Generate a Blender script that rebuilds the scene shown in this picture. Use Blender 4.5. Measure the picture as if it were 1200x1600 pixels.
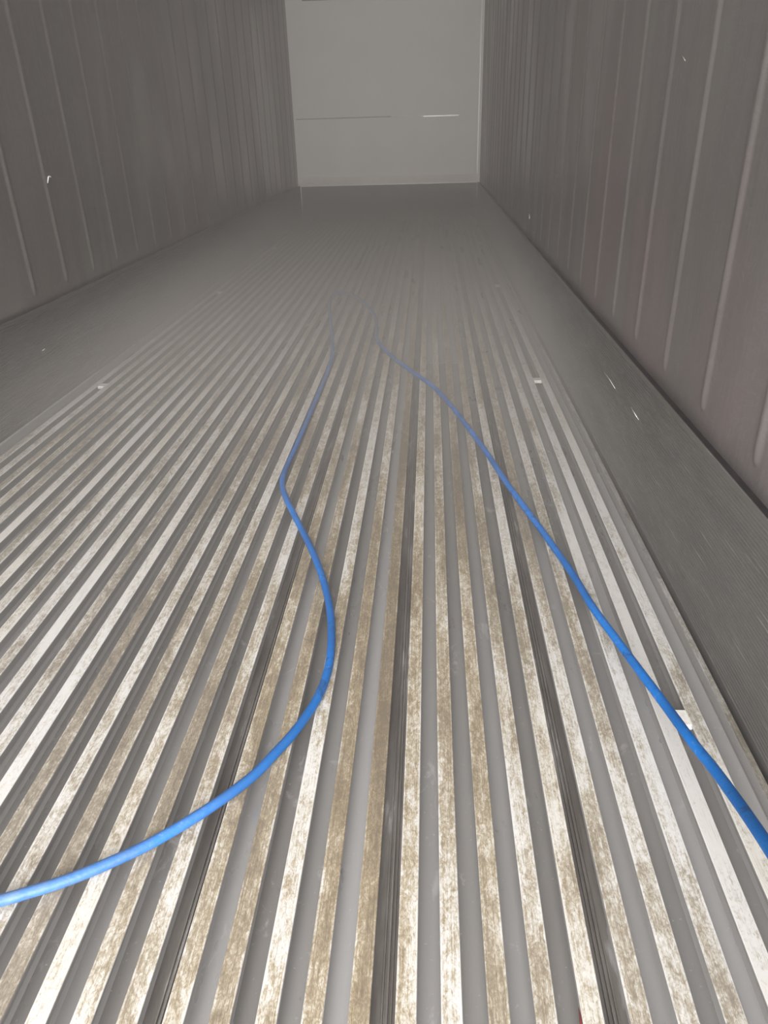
import bpy, bmesh, math, random
from mathutils import Vector, Matrix

for o in list(bpy.data.objects):
    bpy.data.objects.remove(o, do_unlink=True)
S = bpy.context.scene
COL = S.collection
random.seed(7)

# ------------------------------------------------------------------ camera
CAM = Vector((0.52818, 0.0, 1.04236))
RX = Vector((0.99814341, 0.05486732, -0.02644437))
UP = Vector((-0.00202011, 0.46375576, 0.88596079))
FW = Vector((-0.06087402, 0.8842625, -0.46300559))
FPX = 1151.7
cd = bpy.data.cameras.new('camera')
cam = bpy.data.objects.new('camera', cd)
COL.objects.link(cam)
cd.sensor_fit = 'VERTICAL'
cd.sensor_height = 24.0
cd.lens = FPX / 1600.0 * 24.0
cd.clip_start = 0.02
cam.matrix_world = Matrix(((RX.x, UP.x, -FW.x, CAM.x), (RX.y, UP.y, -FW.y, CAM.y),
                           (RX.z, UP.z, -FW.z, CAM.z), (0, 0, 0, 1)))
S.camera = cam

# ------------------------------------------------------------------ view, world, light
vs = S.view_settings
S.display_settings.display_device = 'sRGB'
vs.view_transform = 'Standard'
vs.look = 'None'
vs.gamma = 1.0
vs.use_curve_mapping = False
vs.exposure = 0.0
S.cycles.max_bounces = 12
S.cycles.diffuse_bounces = 5
S.cycles.glossy_bounces = 4
S.cycles.volume_bounces = 2
S.cycles.volume_step_rate = 3.0
S.cycles.sample_clamp_indirect = 6.0

W = bpy.data.worlds.new('world')
S.world = W
W.use_nodes = True
W.node_tree.nodes['Background'].inputs[0].default_value = (0.95, 0.97, 1.0, 1)
W.node_tree.nodes['Background'].inputs[1].default_value = 0.35

DOOR_Y = -1.25      # open rear doors, behind the camera
END_Y = 10.308      # front bulkhead
LAMPS = []
def area(name, loc, rot, sx, sy, power, col, spread=180):
    l = bpy.data.lights.new(name, 'AREA')
    l.shape = 'RECTANGLE'
    l.size, l.size_y = sx, sy
    l.energy = power
    l.color = col
    l.spread = math.radians(spread)
    o = bpy.data.objects.new(name, l)
    o.location = loc
    o.rotation_euler = rot
    COL.objects.link(o)
    return o
# daylight through the open doorway
area('doorway_daylight', (0, DOOR_Y + 0.02, 1.28), (math.radians(90), 0, 0), 2.2, 2.3, 190, (1.0, 0.972, 0.945), 130)

# ------------------------------------------------------------------ helpers
def tag(o, label=None, cat=None, group=None, kind=None):
    if label: o['label'] = label
    if cat: o['category'] = cat
    if group: o['group'] = group
    if kind: o['kind'] = kind
    return o

def mesh_obj(name, verts, faces, mat, parent=None, smooth=False):
    me = bpy.data.meshes.new(name)
    me.from_pydata(verts, [], faces)
    bm = bmesh.new(); bm.from_mesh(me)
    bmesh.ops.recalc_face_normals(bm, faces=bm.faces)
    bm.to_mesh(me); bm.free()
    if smooth:
        for p in me.polygons: p.use_smooth = True
    if mat: me.materials.append(mat)
    o = bpy.data.objects.new(name, me)
    COL.objects.link(o)
    if parent: o.parent = parent
    return o

def box_data(x0, x1, y0, y1, z0, z1):
    v = [(x0, y0, z0), (x1, y0, z0), (x1, y1, z0), (x0, y1, z0),
         (x0, y0, z1), (x1, y0, z1), (x1, y1, z1), (x0, y1, z1)]
    f = [(0, 3, 2, 1), (4, 5, 6, 7), (0, 1, 5, 4), (1, 2, 6, 5), (2, 3, 7, 6), (3, 0, 4, 7)]
    return v, f

def box(name, x0, x1, y0, y1, z0, z1, mat, parent=None, bevel=0.0):
    v, f = box_data(x0, x1, y0, y1, z0, z1)
    o = mesh_obj(name, v, f, mat, parent)
    if bevel:
        bm = bmesh.new(); bm.from_mesh(o.data)
        bmesh.ops.bevel(bm, geom=list(bm.edges), offset=bevel, segments=2, affect='EDGES', profile=0.5)
        bm.to_mesh(o.data); bm.free()
    return o

def extrude_profile(name, prof, ys, mat, parent=None, closed=True, smooth=False, offs=None):
    """prof: list of (x, z); swept along Y through the stations ys."""
    n = len(prof); v = []; f = []
    for j, y in enumerate(ys):
        dx = offs(y) if offs else 0.0
        for (x, z) in prof: v.append((x + dx, y, z))
    m = n if closed else n - 1
    for j in range(len(ys) - 1):
        for i in range(m):
            a = j * n + i; b = j * n + (i + 1) % n
            f.append((a, b, b + n, a + n))
    if closed:
        f.append(tuple(range(n - 1, -1, -1)))
        f.append(tuple((len(ys) - 1) * n + i for i in range(n)))
    return mesh_obj(name, v, f, mat, parent, smooth)

# ------------------------------------------------------------------ materials
class NT:
    def __init__(s, name):
        s.m = bpy.data.materials.new(name); s.m.use_nodes = True
        s.t = s.m.node_tree; s.n = s.t.nodes; s.l = s.t.links
        s.b = s.n.get('Principled BSDF'); s.out = s.n.get('Material Output')
    def node(s, typ, **kw):
        n = s.n.new(typ)
        for k, v in kw.items(): setattr(n, k, v)
        return n
    def link(s, a, b): s.l.new(a, b)
    def val(s, sock, v):
        if hasattr(v, 'links') or isinstance(v, bpy.types.NodeSocket): s.link(v, sock)
        else: sock.default_value = v
    def coords(s, scale=(1, 1, 1), loc=(0, 0, 0), kind='Object', rnd=False):
        tc = s.node('ShaderNodeTexCoord')
        mp = s.node('ShaderNodeMapping')
        mp.inputs['Scale'].default_value = scale
        mp.inputs['Location'].default_value = loc
        s.link(tc.outputs[kind], mp.inputs['Vector'])
        out = mp.outputs[0]
        if rnd:
            oi = s.node('ShaderNodeObjectInfo')
            mu = s.math('MULTIPLY', oi.outputs['Random'], 57.0)
            ad = s.node('ShaderNodeVectorMath', operation='ADD')
            s.link(out, ad.inputs[0]); s.link(mu, ad.inputs[1])
            out = ad.outputs[0]
        return out
    def noise(s, vec, scale=5, detail=4, rough=0.55, dist=0.0):
        n = s.node('ShaderNodeTexNoise')
        n.inputs['Scale'].default_value = scale
        n.inputs['Detail'].default_value = detail
        n.inputs['Roughness'].default_value = rough
        n.inputs['Distortion'].default_value = dist
        s.link(vec, n.inputs['Vector'])
        return n.outputs['Fac']
    def math(s, op, a, b=0.0, c=None, clamp=False):
        n = s.node('ShaderNodeMath', operation=op, use_clamp=clamp)
        s.val(n.inputs[0], a); s.val(n.inputs[1], b)
        if c is not None: s.val(n.inputs[2], c)
        return n.outputs[0]
    def ramp(s, fac, stops):
        n = s.node('ShaderNodeValToRGB')
        e = n.color_ramp.elements
        while len(e) < len(stops): e.new(0.5)
        for i, (p, c) in enumerate(stops):
            e[i].position = p
            e[i].color = (c[0], c[1], c[2], 1) if not isinstance(c, (int, float)) else (c, c, c, 1)
        s.link(fac, n.inputs[0])
        return n.outputs[0]
    def mix(s, fac, a, b, blend='MIX'):
        n = s.node('ShaderNodeMix', data_type='RGBA', blend_type=blend)
        s.val(n.inputs[0], fac)
        for sock, v in ((n.inputs[6], a), (n.inputs[7], b)):
            if isinstance(v, bpy.types.NodeSocket): s.link(v, sock)
            else: sock.default_value = (v[0], v[1], v[2], 1)
        return n.outputs[2]
    def sep(s, vec):
        n = s.node('ShaderNodeSeparateXYZ'); s.link(vec, n.inputs[0]); return n.outputs
    def bump(s, h, strength=0.3, dist=0.002):
        n = s.node('ShaderNodeBump')
        n.inputs['Strength'].default_value = strength
        n.inputs['Distance'].default_value = dist
        s.link(h, n.inputs['Height'])
        s.link(n.outputs[0], s.b.inputs['Normal'])
    def set(s, **kw):
        for k, v in kw.items():
            sock = s.b.inputs[k.replace('_', ' ')]
            if isinstance(v, bpy.types.NodeSocket): s.link(v, sock)
            elif isinstance(v, tuple): sock.default_value = (*v, 1)
            else: sock.default_value = v
        return s.m

def mat_rail():
    """worn aluminium rail: chalky white oxide, tan grime, lengthwise scratches"""
    t = NT('worn_rail_aluminium')
    P = t.coords(rnd=True)
    Praw = t.coords()
    x, y, z = t.sep(Praw)
    oi = t.node('ShaderNodeObjectInfo').outputs['Random']
    lx = t.math('MULTIPLY', t.math('FRACT', t.math('DIVIDE', t.math('ADD', x, 0.00744 + 0.06149 * 40), 0.06149)), 0.06149)
    patch = t.noise(t.coords((6, 1.0, 6), rnd=True), 1.5, 5, 0.62)
    mott = t.noise(t.coords((1, 0.45, 1), rnd=True), 48, 6, 0.75, 0.9)
    fine = t.noise(t.coords((1, 0.45, 1), rnd=True), 210, 6, 0.8, 1.2)
    streak = t.noise(t.coords((1, 0.02, 1), rnd=True), 480, 3, 0.7)
    # the walked-on middle of the floor holds more tan grime than the sides
    cx = t.math('ABSOLUTE', t.math('SUBTRACT', x, 0.40))
    mid = t.math('SUBTRACT', 1.0, t.math('DIVIDE', cx, 0.75), clamp=True)
    # paler at each arris: bevel highlight painted into the colour, plus edge wear
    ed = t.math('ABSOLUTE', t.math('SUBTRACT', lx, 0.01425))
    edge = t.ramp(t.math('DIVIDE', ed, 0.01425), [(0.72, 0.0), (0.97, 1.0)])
    g = t.math('MULTIPLY', t.math('SUBTRACT', patch, 0.5), 2.0)
    g = t.math('MULTIPLY_ADD', t.math('SUBTRACT', mott, 0.5), 1.3, g)
    g = t.math('MULTIPLY_ADD', t.math('SUBTRACT', fine, 0.5), 1.35, g)
    g = t.math('MULTIPLY_ADD', t.math('SUBTRACT', streak, 0.5), 0.9, g)
    g = t.math('MULTIPLY_ADD', mid, 0.30, g)
    g = t.math('MULTIPLY_ADD', oi, 0.36, g)
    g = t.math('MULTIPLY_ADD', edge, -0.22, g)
    crk = t.node('ShaderNodeTexVoronoi', feature='DISTANCE_TO_EDGE'); crk.inputs['Scale'].default_value = 120
    wob = t.node('ShaderNodeTexNoise'); wob.inputs['Scale'].default_value = 90; wob.inputs['Detail'].default_value = 3
    vv = t.coords((1, 0.5, 1), rnd=True); t.link(vv, wob.inputs['Vector'])
    va = t.node('ShaderNodeVectorMath', operation='MULTIPLY_ADD'); t.link(wob.outputs['Color'], va.inputs[0]); va.inputs[1].default_value = (0.02, 0.02, 0.02); t.link(vv, va.inputs[2])
    t.link(va.outputs[0], crk.inputs['Vector'])
    cr = t.ramp(crk.outputs['Distance'], [(0.0, 1.0), (0.16, 0.0)])
    g = t.math('MULTIPLY_ADD', cr, 0.16, g)
    g = t.math('ADD', g, -0.03)
    # fewer feet reach the inner half of the box: wear there is faint and even
    away = t.math('DIVIDE', t.math('SUBTRACT', y, 2.6), 3.2, clamp=True)
    gm = t.node('ShaderNodeMix', data_type='FLOAT'); t.link(away, gm.inputs[0]); t.link(g, gm.inputs[2]); t.link(t.math('MULTIPLY_ADD', oi, 0.10, 0.27), gm.inputs[3])
    g = gm.outputs[0]
    col = t.ramp(g, [(0.02, (0.59, 0.583, 0.565)), (0.20, (0.49, 0.475, 0.44)), (0.34, (0.385, 0.342, 0.262)), (0.54, (0.255, 0.212, 0.148)), (0.95, (0.15, 0.122, 0.088))])
    hs = t.node('ShaderNodeHueSaturation'); t.link(col, hs.inputs['Color']); t.link(t.math('MULTIPLY_ADD', mid, 0.5, 0.55), hs.inputs['Saturation'])
    col = hs.outputs[0]
    yel = t.ramp(t.noise(t.coords((3, 0.6, 3), rnd=True), 1.3, 3, 0.5), [(0.5, 0.0), (0.72, 1.0)])
    col = t.mix(t.math('MULTIPLY', yel, 0.35), col, t.mix(1.0, col, (1.0, 0.91, 0.70), 'MULTIPLY'))
    # dark scratches
    scr = t.ramp(streak, [(0.33, 1.0), (0.40, 0.0)])
    col = t.mix(t.math('MULTIPLY', scr, 0.35), col, (0.16, 0.14, 0.12))
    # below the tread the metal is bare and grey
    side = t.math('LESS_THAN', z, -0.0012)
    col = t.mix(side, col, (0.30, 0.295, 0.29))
    # far end: the last two metres are darker grey
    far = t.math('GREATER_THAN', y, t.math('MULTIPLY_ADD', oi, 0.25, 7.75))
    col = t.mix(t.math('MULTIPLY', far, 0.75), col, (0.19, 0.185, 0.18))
    h = t.math('ADD', mott, t.math('MULTIPLY', fine, 0.6))
    t.bump(h, 0.5, 0.0012)
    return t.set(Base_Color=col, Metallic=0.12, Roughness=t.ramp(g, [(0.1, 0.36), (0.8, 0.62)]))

def mat_pan():
    t = NT('wet_floor_pan')
    P = t.coords()
    x, y, z = t.sep(P)
    gi = t.math('FLOOR', t.math('DIVIDE', t.math('SUBTRACT', x, 0.006), 0.06149))
    rn = t.node('ShaderNodeTexWhiteNoise', noise_dimensions='1D')
    t.link(gi, rn.inputs['W'])
    a = t.noise(t.coords((2, 0.5, 2)), 3, 5, 0.55)
    sp = t.noise(t.coords(), 150, 3, 0.6)
    spots = t.ramp(sp, [(0.68, 0.0), (0.74, 1.0)])
    base = t.ramp(a, [(0.30, (0.18, 0.173, 0.167)), (0.70, (0.235, 0.227, 0.22))])
    base = t.mix(t.math('MULTIPLY', t.math('POWER', rn.outputs['Value'], 2.0), 0.75), base, (0.45, 0.45, 0.455))
    base = t.mix(t.math('MULTIPLY', spots, 0.35), base, (0.6, 0.6, 0.6))
    lime = t.math('MULTIPLY', t.ramp(t.noise(t.coords((1, 0.5, 1), loc=(2, 9, 0)), 22, 6, 0.7, 0.8), [(0.60, 0.0), (0.68, 1.0)]), t.math('LESS_THAN', y, 3.5))
    base = t.mix(t.math('MULTIPLY', lime, 0.45), base, (0.48, 0.48, 0.48))
    dirt = t.math('MULTIPLY', t.ramp(t.noise(t.coords((1, 0.35, 1), loc=(7, 1, 0)), 30, 6, 0.75), [(0.64, 0.0), (0.72, 1.0)]), t.math('LESS_THAN', y, 3.0))
    base = t.mix(t.math('MULTIPLY', dirt, 0.5), base, (0.09, 0.075, 0.065))
    t.bump(t.noise(t.coords((1, 0.2, 1)), 60, 3, 0.5), 0.15, 0.001)
    return t.set(Base_Color=base, Metallic=0.25, Roughness=t.ramp(a, [(0.3, 0.24), (0.7, 0.36)]))

def mat_joint():
    t = NT('dark_interlock')
    a = t.noise(t.coords((8, 1, 8)), 4, 6, 0.65)
    base = t.ramp(a, [(0.42, (0.12, 0.108, 0.10)), (0.60, (0.18, 0.168, 0.158)), (0.68, (0.32, 0.315, 0.31))])
    return t.set(Base_Color=base, Metallic=0.2, Roughness=0.35)

def mat_wall():
    t = NT('steel_liner')
    br = t.noise(t.coords((1, 14, 0.5)), 9, 4, 0.6)
    cl = t.noise(t.coords((1, 1, 0.8)), 1.1, 4, 0.55)
    wash = t.noise(t.coords((1, 0.9, 0.35), loc=(0, 4, 0)), 1.6, 3, 0.5, 0.8)
    sp = t.ramp(t.noise(t.coords((1, 1, 1)), 38, 3, 0.6), [(0.70, 0.0), (0.78, 1.0)])
    arc = t.noise(t.coords((1, 1, 1), loc=(0, 2, 7)), 6, 5, 0.7, 2.5)
    base = t.ramp(br, [(0.3, (0.245, 0.232, 0.226)), (0.7, (0.285, 0.272, 0.263))])
    base = t.mix(t.ramp(cl, [(0.42, 0.0), (0.62, 0.75)]), base, (0.31, 0.262, 0.264))
    base = t.mix(t.ramp(wash, [(0.52, 0.0), (0.62, 0.5)]), base, (0.34, 0.33, 0.315))
    base = t.mix(t.ramp(arc, [(0.48, 0.0), (0.50, 0.13), (0.52, 0.0)]), base, (0.5, 0.48, 0.46))
    base = t.mix(t.math('MULTIPLY', sp, 0.10), base, (0.6, 0.58, 0.56))
    t.bump(t.math('ADD', br, t.math('MULTIPLY', cl, 3.0)), 0.10, 0.003)
    return t.set(Base_Color=base, Metallic=0.75, Roughness=t.ramp(wash, [(0.35, 0.50), (0.62, 0.33)]))

def mat_scuff():
    t = NT('fluted_aluminium')
    a = t.noise(t.coords((1, 0.5, 3)), 3, 5, 0.6)
    st = t.noise(t.coords((1, 0.02, 1)), 260, 3, 0.6)
    base = t.ramp(a, [(0.35, (0.15, 0.147, 0.141)), (0.7, (0.20, 0.196, 0.188))])
    base = t.mix(t.ramp(st, [(0.62, 0.0), (0.72, 0.5)]), base, (0.42, 0.41, 0.39))
    return t.set(Base_Color=base, Metallic=0.6, Roughness=0.38)

def mat_plain(name, col, rough=0.5, metal=0.0, var=0.12, sc=12):
    t = NT(name)
    a = t.noise(t.coords(), sc, 4, 0.6)
    c0 = tuple(c * (1 - var) for c in col); c1 = tuple(min(1, c * (1 + var)) for c in col)
    return t.set(Base_Color=t.ramp(a, [(0.35, c0), (0.65, c1)]), Roughness=rough, Metallic=metal)

def mat_hose():
    t = NT('blue_rubber')
    P = t.coords()
    a = t.noise(P, 28, 5, 0.7, 0.5)
    b = t.noise(P, 7, 3, 0.5)
    ch = t.noise(t.coords(loc=(3, 1, 0)), 90, 4, 0.7)
    base = t.ramp(b, [(0.4, (0.0, 0.088, 0.31)), (0.62, (0.0, 0.125, 0.44))])
    scuff = t.math('MULTIPLY', t.ramp(ch, [(0.55, 0.0), (0.70, 1.0)]), t.ramp(b, [(0.45, 0.0), (0.6, 1.0)]))
    base = t.mix(t.math('MULTIPLY', scuff, 0.30), base, (0.28, 0.38, 0.55))
    grime = t.ramp(a, [(0.57, 0.0), (0.66, 1.0)])
    base = t.mix(t.math('MULTIPLY', grime, 0.7), base, (0.008, 0.04, 0.12))
    # dried chalky film on the stretch that lies in the left foreground
    hx, hy, hz = t.sep(P)
    film = t.math('MULTIPLY', t.math('SUBTRACT', 0.35, hx, clamp=True), t.math('SUBTRACT', 1.75, hy, clamp=True))
    film = t.math('MULTIPLY', t.math('MULTIPLY', film, 1.1), t.ramp(t.noise(t.coords(loc=(1, 5, 0)), 40, 4, 0.7), [(0.3, 0.35), (0.7, 1.0)]), clamp=True)
    base = t.mix(film, base, (0.20, 0.25, 0.33))
    wv = t.node('ShaderNodeTexVoronoi'); wv.inputs['Scale'].default_value = 260
    t.link(P, wv.inputs['Vector'])
    t.bump(wv.outputs['Distance'], 0.35, 0.0008)
    t.b.inputs['Specular IOR Level'].default_value = 0.3
    return t.set(Base_Color=base, Roughness=0.45)

M_RAIL, M_PAN, M_JOINT = mat_rail(), mat_pan(), mat_joint()
M_WALL, M_SCUFF = mat_wall(), mat_scuff()
M_END = mat_plain('bulkhead_paint', (0.86, 0.85, 0.82), 0.5, 0.0, 0.02, 3)
M_KICK = mat_plain('kick_plate', (0.80, 0.74, 0.71), 0.5, 0.1, 0.05, 5)
M_DARK = mat_plain('black_sealant', (0.02, 0.019, 0.02), 0.5, 0.0, 0.3, 30)
M_LOW = mat_plain('lower_bulkhead', (0.30, 0.29, 0.28), 0.6, 0.2, 0.06, 4)
M_CEIL = mat_plain('ceiling_liner', (0.8, 0.79, 0.78), 0.5, 0.1, 0.04, 3)
M_BEAD = mat_plain('white_bead', (0.86, 0.86, 0.84), 0.3, 0.1, 0.05, 20)
M_TIE = mat_plain('weld_plate', (0.72, 0.71, 0.68), 0.3, 0.1, 0.12, 90)
M_HOSE = mat_hose()
M_RED = mat_plain('dark_red_plastic', (0.11, 0.015, 0.012), 0.4, 0.0, 0.3, 60)
M_WHITE = mat_plain('white_string', (0.85, 0.85, 0.83), 0.6, 0.0, 0.05, 60)
M_SLUSH = mat_plain('grey_slush', (0.33, 0.325, 0.315), 0.35, 0.0, 0.08, 6)

# ------------------------------------------------------------------ floor
Y0 = DOOR_Y
PITCH, X0, BW = 0.06149, -0.00744, 0.0285
WX = 1.135            # face of the fluted kick strips
LX = 1.163            # face of the wall liner
PAN_Z = -0.036
ys = [Y0, END_Y - 0.01]

def pan():
    v, f = box_data(-LX - 0.05, LX + 0.05, Y0, END_Y + 0.05, PAN_Z - 0.05, PAN_Z)
    return mesh_obj('floor', v, f, M_PAN)
floor = tag(pan(), 'grooved aluminium floor, wet grey channels between worn pale rails', 'floor', kind='structure')

def rail_profile(x):
    c = x + BW / 2; hw = BW / 2; w = 0.0045; r = 0.0009
    return [(c - hw + r, 0), (c + hw - r, 0), (c + hw, -r), (c + hw, -0.0042), (c + hw - 0.003, -0.0056),
            (c + w + 0.002, -0.0075), (c + w, -0.0105), (c + w, PAN_Z + 0.006), (c + w + 0.005, PAN_Z), (c + w + 0.005, PAN_Z - 0.001),
            (c - w - 0.005, PAN_Z - 0.001), (c - w - 0.005, PAN_Z), (c - w, PAN_Z + 0.006), (c - w, -0.0105),
            (c - w - 0.002, -0.0075), (c - hw + 0.003, -0.0056), (c - hw, -0.0042), (c - hw, -r)]
yst = [Y0 + i * 0.25 for i in range(int((END_Y - 0.01 - Y0) / 0.25) + 1)] + [END_Y - 0.01]
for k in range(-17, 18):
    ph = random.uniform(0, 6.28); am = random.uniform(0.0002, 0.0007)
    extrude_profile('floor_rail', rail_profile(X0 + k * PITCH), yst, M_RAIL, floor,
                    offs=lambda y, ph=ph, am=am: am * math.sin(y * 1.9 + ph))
# interlocking seams between the floor planks: every fifth groove
for k in (2, 7, 12):
    a = X0 + k * PITCH + BW; b = X0 + (k + 1) * PITCH; z = PAN_Z
    pr = [(a - 0.006, z - 0.001), (a - 0.006, z + 0.0012), (a + 0.012, z + 0.0012), (a + 0.0125, z + 0.006), (a + 0.0145, z + 0.006),
          (a + 0.015, z + 0.0015), (a + 0.018, z + 0.0015), (a + 0.0185, z + 0.008), (a + 0.0215, z + 0.008), (a + 0.022, z + 0.002),
          (a + 0.0245, z + 0.002), (a + 0.025, z + 0.005), (a + 0.027, z + 0.005), (a + 0.0275, z + 0.0015),
          (b + 0.006, z + 0.0015), (b + 0.006, z - 0.001)]
    extrude_profile('floor_seam', pr, ys, M_JOINT, floor)
# edge flange along each wall
for s in (-1, 1):
    pr = [(s * 1.111, -0.0005), (s * 1.1235, -0.0005), (s * 1.1235, -0.004), (s * 1.122, PAN_Z), (s * 1.116, PAN_Z), (s * 1.116, -0.005), (s * 1.111, -0.004)]
    extrude_profile('edge_flange', pr, ys, M_RAIL, floor)
# flush tie plates bridging the outermost grooves
for s, xa, xb, yy in ((1, 1.0050, 1.0385, 1.126), (1, 1.0050, 1.0385, 3.309), (1, 1.0050, 1.0385, 5.565), (1, 1.0050, 1.0385, 7.798),
                      (-1, -1.0245, -0.9905, 1.13), (-1, -1.0245, -0.9905, 3.28), (-1, -1.0245, -0.9905, 5.474), (-1, -1.0245, -0.9905, 7.688)):
    o = box('tie_plate', xa - 0.002, xb + 0.002, yy - 0.021, yy + 0.021, -0.014, -0.0009, M_TIE, floor, 0.0012)

# ------------------------------------------------------------------ walls
def ribbed_wall(name, side, rib0, z0=0.36, z1=2.46):
    pitch = 0.315; hw = 0.023; H = 0.0065; zb = 0.438
    cols = [Y0]
    y = rib0 - pitch * int((rib0 - Y0) / pitch)
    ribs = []
    while y < END_Y - 0.05:
        if y > Y0 + 0.05: ribs.append(y)
        y += pitch
    for r in ribs:
        cols += [r + hw * q for q in (-1.35, -1, -0.75, -0.5, -0.25, 0, 0.25, 0.5, 0.75, 1, 1.35)]
    cols.append(END_Y)
    rows = [z0, zb - 0.008, zb, zb + 0.003, zb + 0.007, zb + 0.013, zb + 0.02, zb + 0.03, zb + 0.04, 1.0, 1.6, 2.2, z1]
    def h(y, z):
        r = min(ribs, key=lambda q: abs(q - y))
        e = 0.0 if z <= zb else min(1.0, (z - zb) / 0.04)
        e = math.sqrt(max(0, 1 - (1 - e) ** 2))
        d = abs(y - r) / (hw * max(e, 0.05))
        return H * e * (0.5 + 0.5 * math.cos(math.pi * min(1, d))) if z > zb else 0.0
    v = []; f = []
    for yy in cols:
        for zz in rows: v.append((side * (LX - h(yy, zz)), yy, zz))
    n = len(rows)
    for i in range(len(cols) - 1):
        for j in range(n - 1):
            f.append((i * n + j, (i + 1) * n + j, (i + 1) * n + j + 1, i * n + j + 1))
    # solid backing
    b = len(v); X = side * (LX + 0.06)
    v += [(X, Y0, z0), (X, END_Y, z0), (X, END_Y, z1), (X, Y0, z1)]
    f.append((b, b + 3, b + 2, b + 1))
    last = (len(cols) - 1) * n
    f.append(tuple([j for j in range(n)] + [b + 3, b]))
    f.append(tuple([last + j for j in range(n - 1, -1, -1)] + [b + 1, b + 2]))
    f.append(tuple([i * n for i in range(len(cols) - 1, -1, -1)] + [b, b + 1]))
    f.append(tuple([i * n + n - 1 for i in range(len(cols))] + [b + 2, b + 3]))
    o = mesh_obj(name, v, f, M_WALL, None, True)
    o.data.set_sharp_from_angle(angle=math.radians(35))
    return o
wr = tag(ribbed_wall('wall_right', 1, 1.354), 'right metal liner wall with raised vertical ribs, dark and hazy', 'wall', kind='structure')
wl = tag(ribbed_wall('wall_left', -1, 3.152), 'left metal liner wall with raised vertical ribs fading into haze', 'wall', kind='structure')

def scuff(name, s, label):
    top = 0.397; pitch = 0.0088; n = int((top - 0.012) / pitch)
    pr = [(s * (WX + 0.02), -0.03), (s * WX, -0.03), (s * WX, 0.006)]
    for i in range(n):
        z = 0.008 + i * pitch
        pr += [(s * (WX + 0.0026), z + 0.0012), (s * (WX + 0.0026), z + 0.0040), (s * WX, z + 0.0052), (s * WX, z + 0.0080)]
    pr += [(s * WX, top - 0.001), (s * (WX + 0.001), top), (s * (WX + 0.004), top), (s * (WX + 0.004), top - 0.02), (s * (WX + 0.02), top - 0.03)]
    return tag(extrude_profile(name, pr, ys, M_SCUFF), label, 'baseboard', kind='structure')
bl = scuff('baseboard_left', -1, 'tall finely fluted aluminium kick strip along the left wall')
br = scuff('baseboard_right', 1, 'tall finely fluted aluminium kick strip along the right wall')
for s, nm, i in ((-1, 'left', 1), (1, 'right', 2)):
    xa, xb = sorted((s * (WX + 0.0042), s * (LX + 0.001)))
    t = box('trim_%d' % i, xa, xb, Y0, END_Y - 0.01, 0.360, 0.388, M_DARK)
    tag(t, 'dark sealed ledge between fluted strip and %s wall' % nm, 'trim', kind='structure')

# ------------------------------------------------------------------ front bulkhead
def quad_box(name, *a, **k): return box(name, *a, **k)
endw = box('wall_back', -LX, LX, END_Y, END_Y + 0.08, 0.487, 2.46, M_END)
tag(endw, 'pale front bulkhead wall at the far end, above the kick plate', 'wall', kind='structure')
# horizontal seam with a bright right half
box('seam_strip', -WX, 0.05, END_Y - 0.004, END_Y, 1.146, 1.158, mat_plain('seam_grey', (0.50, 0.49, 0.47), 0.5), endw)
box('seam_bead', 0.45, WX - 0.25, END_Y - 0.004, END_Y, 1.139, 1.150, M_BEAD, endw)
box('seam_strip', 0.05, 0.45, END_Y - 0.003, END_Y, 1.142, 1.150, M_KICK, endw)
kick = box('trim_3', -LX, LX, END_Y - 0.02, END_Y + 0.06, 0.385, 0.487, M_KICK)
tag(kick, 'pinkish grey kick plate across the foot of the far bulkhead', 'trim', kind='structure')
box('kick_lip', -WX, WX, END_Y - 0.028, END_Y - 0.02, 0.385, 0.394, M_BEAD, kick)
box('kick_lip', -WX, WX, END_Y - 0.024, END_Y - 0.02, 0.480, 0.487, M_END, kick)
low = box('wall_front_recess', -WX, WX, END_Y + 0.02, END_Y + 0.07, PAN_Z, 0.385, M_LOW)
tag(low, 'hazy recessed panel beneath the far bulkhead kick plate', 'wall', kind='structure')
box('corner_bead', WX - 0.012, WX - 0.002, END_Y - 0.006, END_Y, 0.487, 2.4, M_BEAD, endw)

ceil = box('ceiling', -LX - 0.06, LX + 0.06, Y0, END_Y + 0.08, 2.46, 2.54, M_CEIL)
tag(ceil, 'pale ceiling liner of the container', 'ceiling', kind='structure')
# dark slotted grille high on the bulkhead
gr = bpy.data.objects.new('air_grille', None); COL.objects.link(gr)
gr.location = (-0.63, END_Y, 2.42)
tag(gr, 'dark slotted air grille at the very top of the far bulkhead', 'grille')
g = box('grille_panel', -0.33, 0.33, -0.02, 0.0, -0.055, 0.03, mat_plain('grille_grey', (0.25, 0.22, 0.22), 0.5, 0.3), gr)
for i in range(14):
    xx = -0.31 + i * 0.046
    box('grille_slat', xx, xx + 0.02, -0.026, -0.02, -0.05, 0.025, M_LOW, gr)

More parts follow.
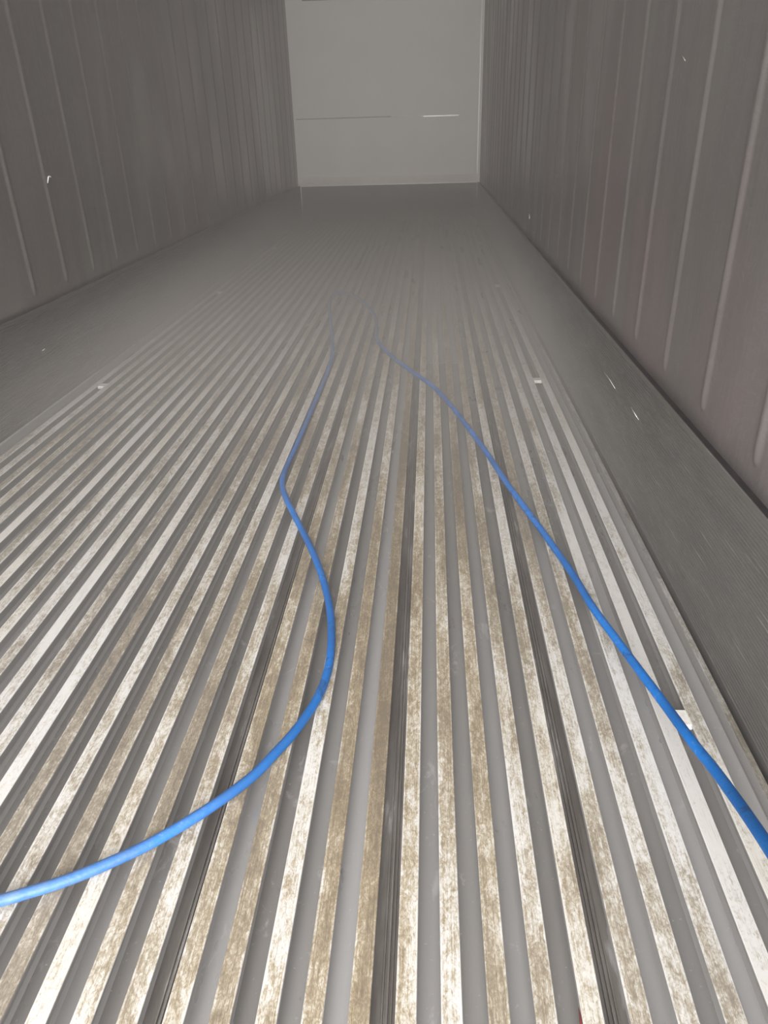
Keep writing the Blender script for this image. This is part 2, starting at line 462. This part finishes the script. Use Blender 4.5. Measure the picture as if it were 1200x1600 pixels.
# ------------------------------------------------------------------ hose
def unproj(px, py, z):
    d = FW * FPX + RX * (px - 600) - UP * (py - 800)
    return CAM + d * ((z - CAM.z) / d.z)
HR = 0.0093
hose_path = [(-150, 1437, 0), (-70, 1423, 0), (0, 1407, 0), (33, 1398, 0), (100, 1377, 0), (167, 1350, 0), (233, 1319, 0), (300, 1280, 0), (350, 1247, 0),
    (397, 1211, 0), (430, 1177, 0), (463, 1140, 0), (493, 1096, 0), (508, 1062, 0), (516, 1027, 0), (518, 990, 0), (516, 955, 0),
    (509, 920, 0), (497, 883, 0), (481, 846, 0), (461, 807, 0), (447, 778, -.004), (441, 755, -.012), (447, 731, -.02), (463, 696, -.024), (482, 652, -.024),
    (500, 610, -.024), (513, 578, -.018), (519, 555, -.004), (519, 533, 0), (517, 507, 0), (515, 485, 0), (517, 466, 0), (526, 458, 0), (541, 457, 0), (556, 463, 0), (570, 474, 0),
    (582, 487, 0), (588, 502, -.012), (588, 518, -.02), (590, 532, -.004), (607, 552, 0), (640, 578, 0), (673, 601, 0), (700, 628, 0), (733, 670, 0), (763, 711, 0),
    (790, 752, 0), (811, 781, 0), (851, 835, 0), (892, 893, .006), (925, 947, .014), (960, 995, .024), (1000, 1049, .036), (1033, 1093, .050), (1083, 1161, .075),
    (1115, 1201, .095), (1148, 1246, .12), (1182, 1295, .15), (1225, 1360, .19), (1290, 1450, .25)]
def catmull(P, n=8):
    out = []
    for i in range(len(P) - 1):
        p0 = P[max(i - 1, 0)]; p1 = P[i]; p2 = P[i + 1]; p3 = P[min(i + 2, len(P) - 1)]
        for j in range(n):
            t = j / n
            out.append(0.5 * ((2 * p1) + (p2 - p0) * t + (2 * p0 - 5 * p1 + 4 * p2 - p3) * t * t + (3 * p1 - p0 - 3 * p2 + p3) * t ** 3))
    out.append(P[-1]); return out
def tube(name, pts, r, mat, seg=20, parent=None, rf=None):
    v = []; f = []; N = Vector((0, 0, 1))
    for i, p in enumerate(pts):
        T = (pts[min(i + 1, len(pts) - 1)] - pts[max(i - 1, 0)]).normalized()
        B = T.cross(N)
        if B.length < 1e-4: B = Vector((1, 0, 0))
        B.normalize(); U = B.cross(T).normalized()
        rr = r * (rf(i / (len(pts) - 1)) if rf else 1)
        for k in range(seg):
            a = 2 * math.pi * k / seg
            v.append(tuple(p + (B * math.cos(a) + U * math.sin(a)) * rr))
    for i in range(len(pts) - 1):
        for k in range(seg):
            a = i * seg + k; b = i * seg + (k + 1) % seg
            f.append((a, b, b + seg, a + seg))
    f.append(tuple(range(seg))); f.append(tuple((len(pts) - 1) * seg + k for k in range(seg)))
    return mesh_obj(name, v, f, mat, parent, True)
hp = [unproj(x, y, HR + 0.0003 + h) for x, y, h in hose_path]
hose = tube('water_hose', catmull(hp, 8), HR, M_HOSE)
tag(hose, 'long bright blue rubber hose looping across the grooved floor', 'hose')

# ------------------------------------------------------------------ small things
# dark red pointed sliver lying at the foot of a rail
p0 = unproj(904, 1574, -0.004); p1 = unproj(907, 1592, -0.006); p2 = unproj(911, 1625, -0.009)
sl = tube('plastic_sliver', catmull([p0, p1, p2], 6), 0.0019, M_RED, 8, rf=lambda t: 0.15 + 0.85 * min(1, t * 1.6))
tag(sl, 'dark red pointed sliver in a floor groove at the near edge', 'debris')
# curled white thread stuck on the left wall
def wall_pt(px, py, X):
    d = FW * FPX + RX * (px - 600) - UP * (py - 800)
    return CAM + d * ((X - CAM.x) / d.x)
cp = [wall_pt(a, b, -1.159) for a, b in ((74, 286), (75, 281), (75.5, 277), (77, 275.5), (79, 276.5))]
th = tube('curled_thread', catmull(cp, 5), 0.0028, M_WHITE, 8)
tag(th, 'tiny curled white thread stuck on the left wall', 'thread')
for pts in (((944, 582), (952, 592), (961, 607)), ((948, 586), (955, 597)), ((986, 636), (992, 646), (998, 656)), ((988, 641), (995, 652))):
    tube('bright_scratch', [wall_pt(a, b, WX + 0.0002) for a, b in pts], 0.0007, M_BEAD, 6, br)
tube('bright_scratch', [wall_pt(a, b, LX - 0.0005) for a, b in ((827, 334), (827.5, 342))], 0.0018, M_BEAD, 6, wr)
tube('pale_scuff', [wall_pt(a, b, LX + 0.0034) for a, b in ((1066, 86), (1070, 90), (1073, 95))], 0.004, mat_plain('pale_smear', (0.25, 0.24, 0.23), 0.5), 8, wr)
tube('bright_scratch', [wall_pt(a, b, -WX - 0.0002) for a, b in ((66, 548), (70, 545))], 0.0016, M_BEAD, 6, bl)

# slush filling three grooves further up the floor
def slush():
    v = []; f = []
    for k in (8, 9, 10):
        a = X0 + k * PITCH + BW - 0.006; b = X0 + (k + 1) * PITCH + 0.006
        st = [(3.7, PAN_Z + 0.001), (4.4, -0.026), (5.0, -0.016), (5.6, -0.009), (6.4, -0.0062), (7.27, -0.0062)]
        base = len(v)
        for (y, z) in st: v += [(a, y, z), (b, y, z), (b, y, PAN_Z), (a, y, PAN_Z)]
        for i in range(len(st) - 1):
            for q in range(4):
                c = base + i * 4 + q; d = base + i * 4 + (q + 1) % 4
                f.append((c, d, d + 4, c + 4))
        f.append((base, base + 1, base + 2, base + 3)); e = base + (len(st) - 1) * 4
        f.append((e, e + 3, e + 2, e + 1))
    o = mesh_obj('slush', v, f, M_SLUSH)
    return tag(o, 'pale grey slush filling three floor grooves beyond the hose loop', 'slush', kind='stuff')
slush()

# ------------------------------------------------------------------ mist
def haze():
    v, f = box_data(-WX + 0.002, WX - 0.002, Y0 + 0.06, END_Y - 0.03, -0.0005, 2.4)
    t = NT('cold_mist')
    t.n.remove(t.b)
    vol = t.node('ShaderNodeVolumePrincipled')
    tc = t.node('ShaderNodeTexCoord')
    x, y, z = t.sep(tc.outputs['Object'])
    mrz = t.node('ShaderNodeMapRange', interpolation_type='SMOOTHSTEP')
    t.link(z, mrz.inputs[0])
    for i, q in ((1, 0.10), (2, 0.52), (3, 1.0), (4, 0.085)): mrz.inputs[i].default_value = q
    mry = t.node('ShaderNodeMapRange', interpolation_type='SMOOTHSTEP')
    t.link(y, mry.inputs[0])
    for i, q in ((1, 0.8), (2, 4.2), (3, 0.07), (4, 1.0)): mry.inputs[i].default_value = q
    d = t.math('MULTIPLY', mrz.outputs[0], mry.outputs[0])
    d = t.math('MULTIPLY', d, 0.68)
    t.link(d, vol.inputs['Density'])
    vol.inputs['Color'].default_value = (0.60, 0.582, 0.562, 1)
    vol.inputs['Anisotropy'].default_value = 0.0
    t.link(vol.outputs[0], t.out.inputs['Volume'])
    o = mesh_obj('haze', v, f, t.m)
    return tag(o, 'cold grey mist hanging low over the far floor', 'mist', kind='stuff')
haze()
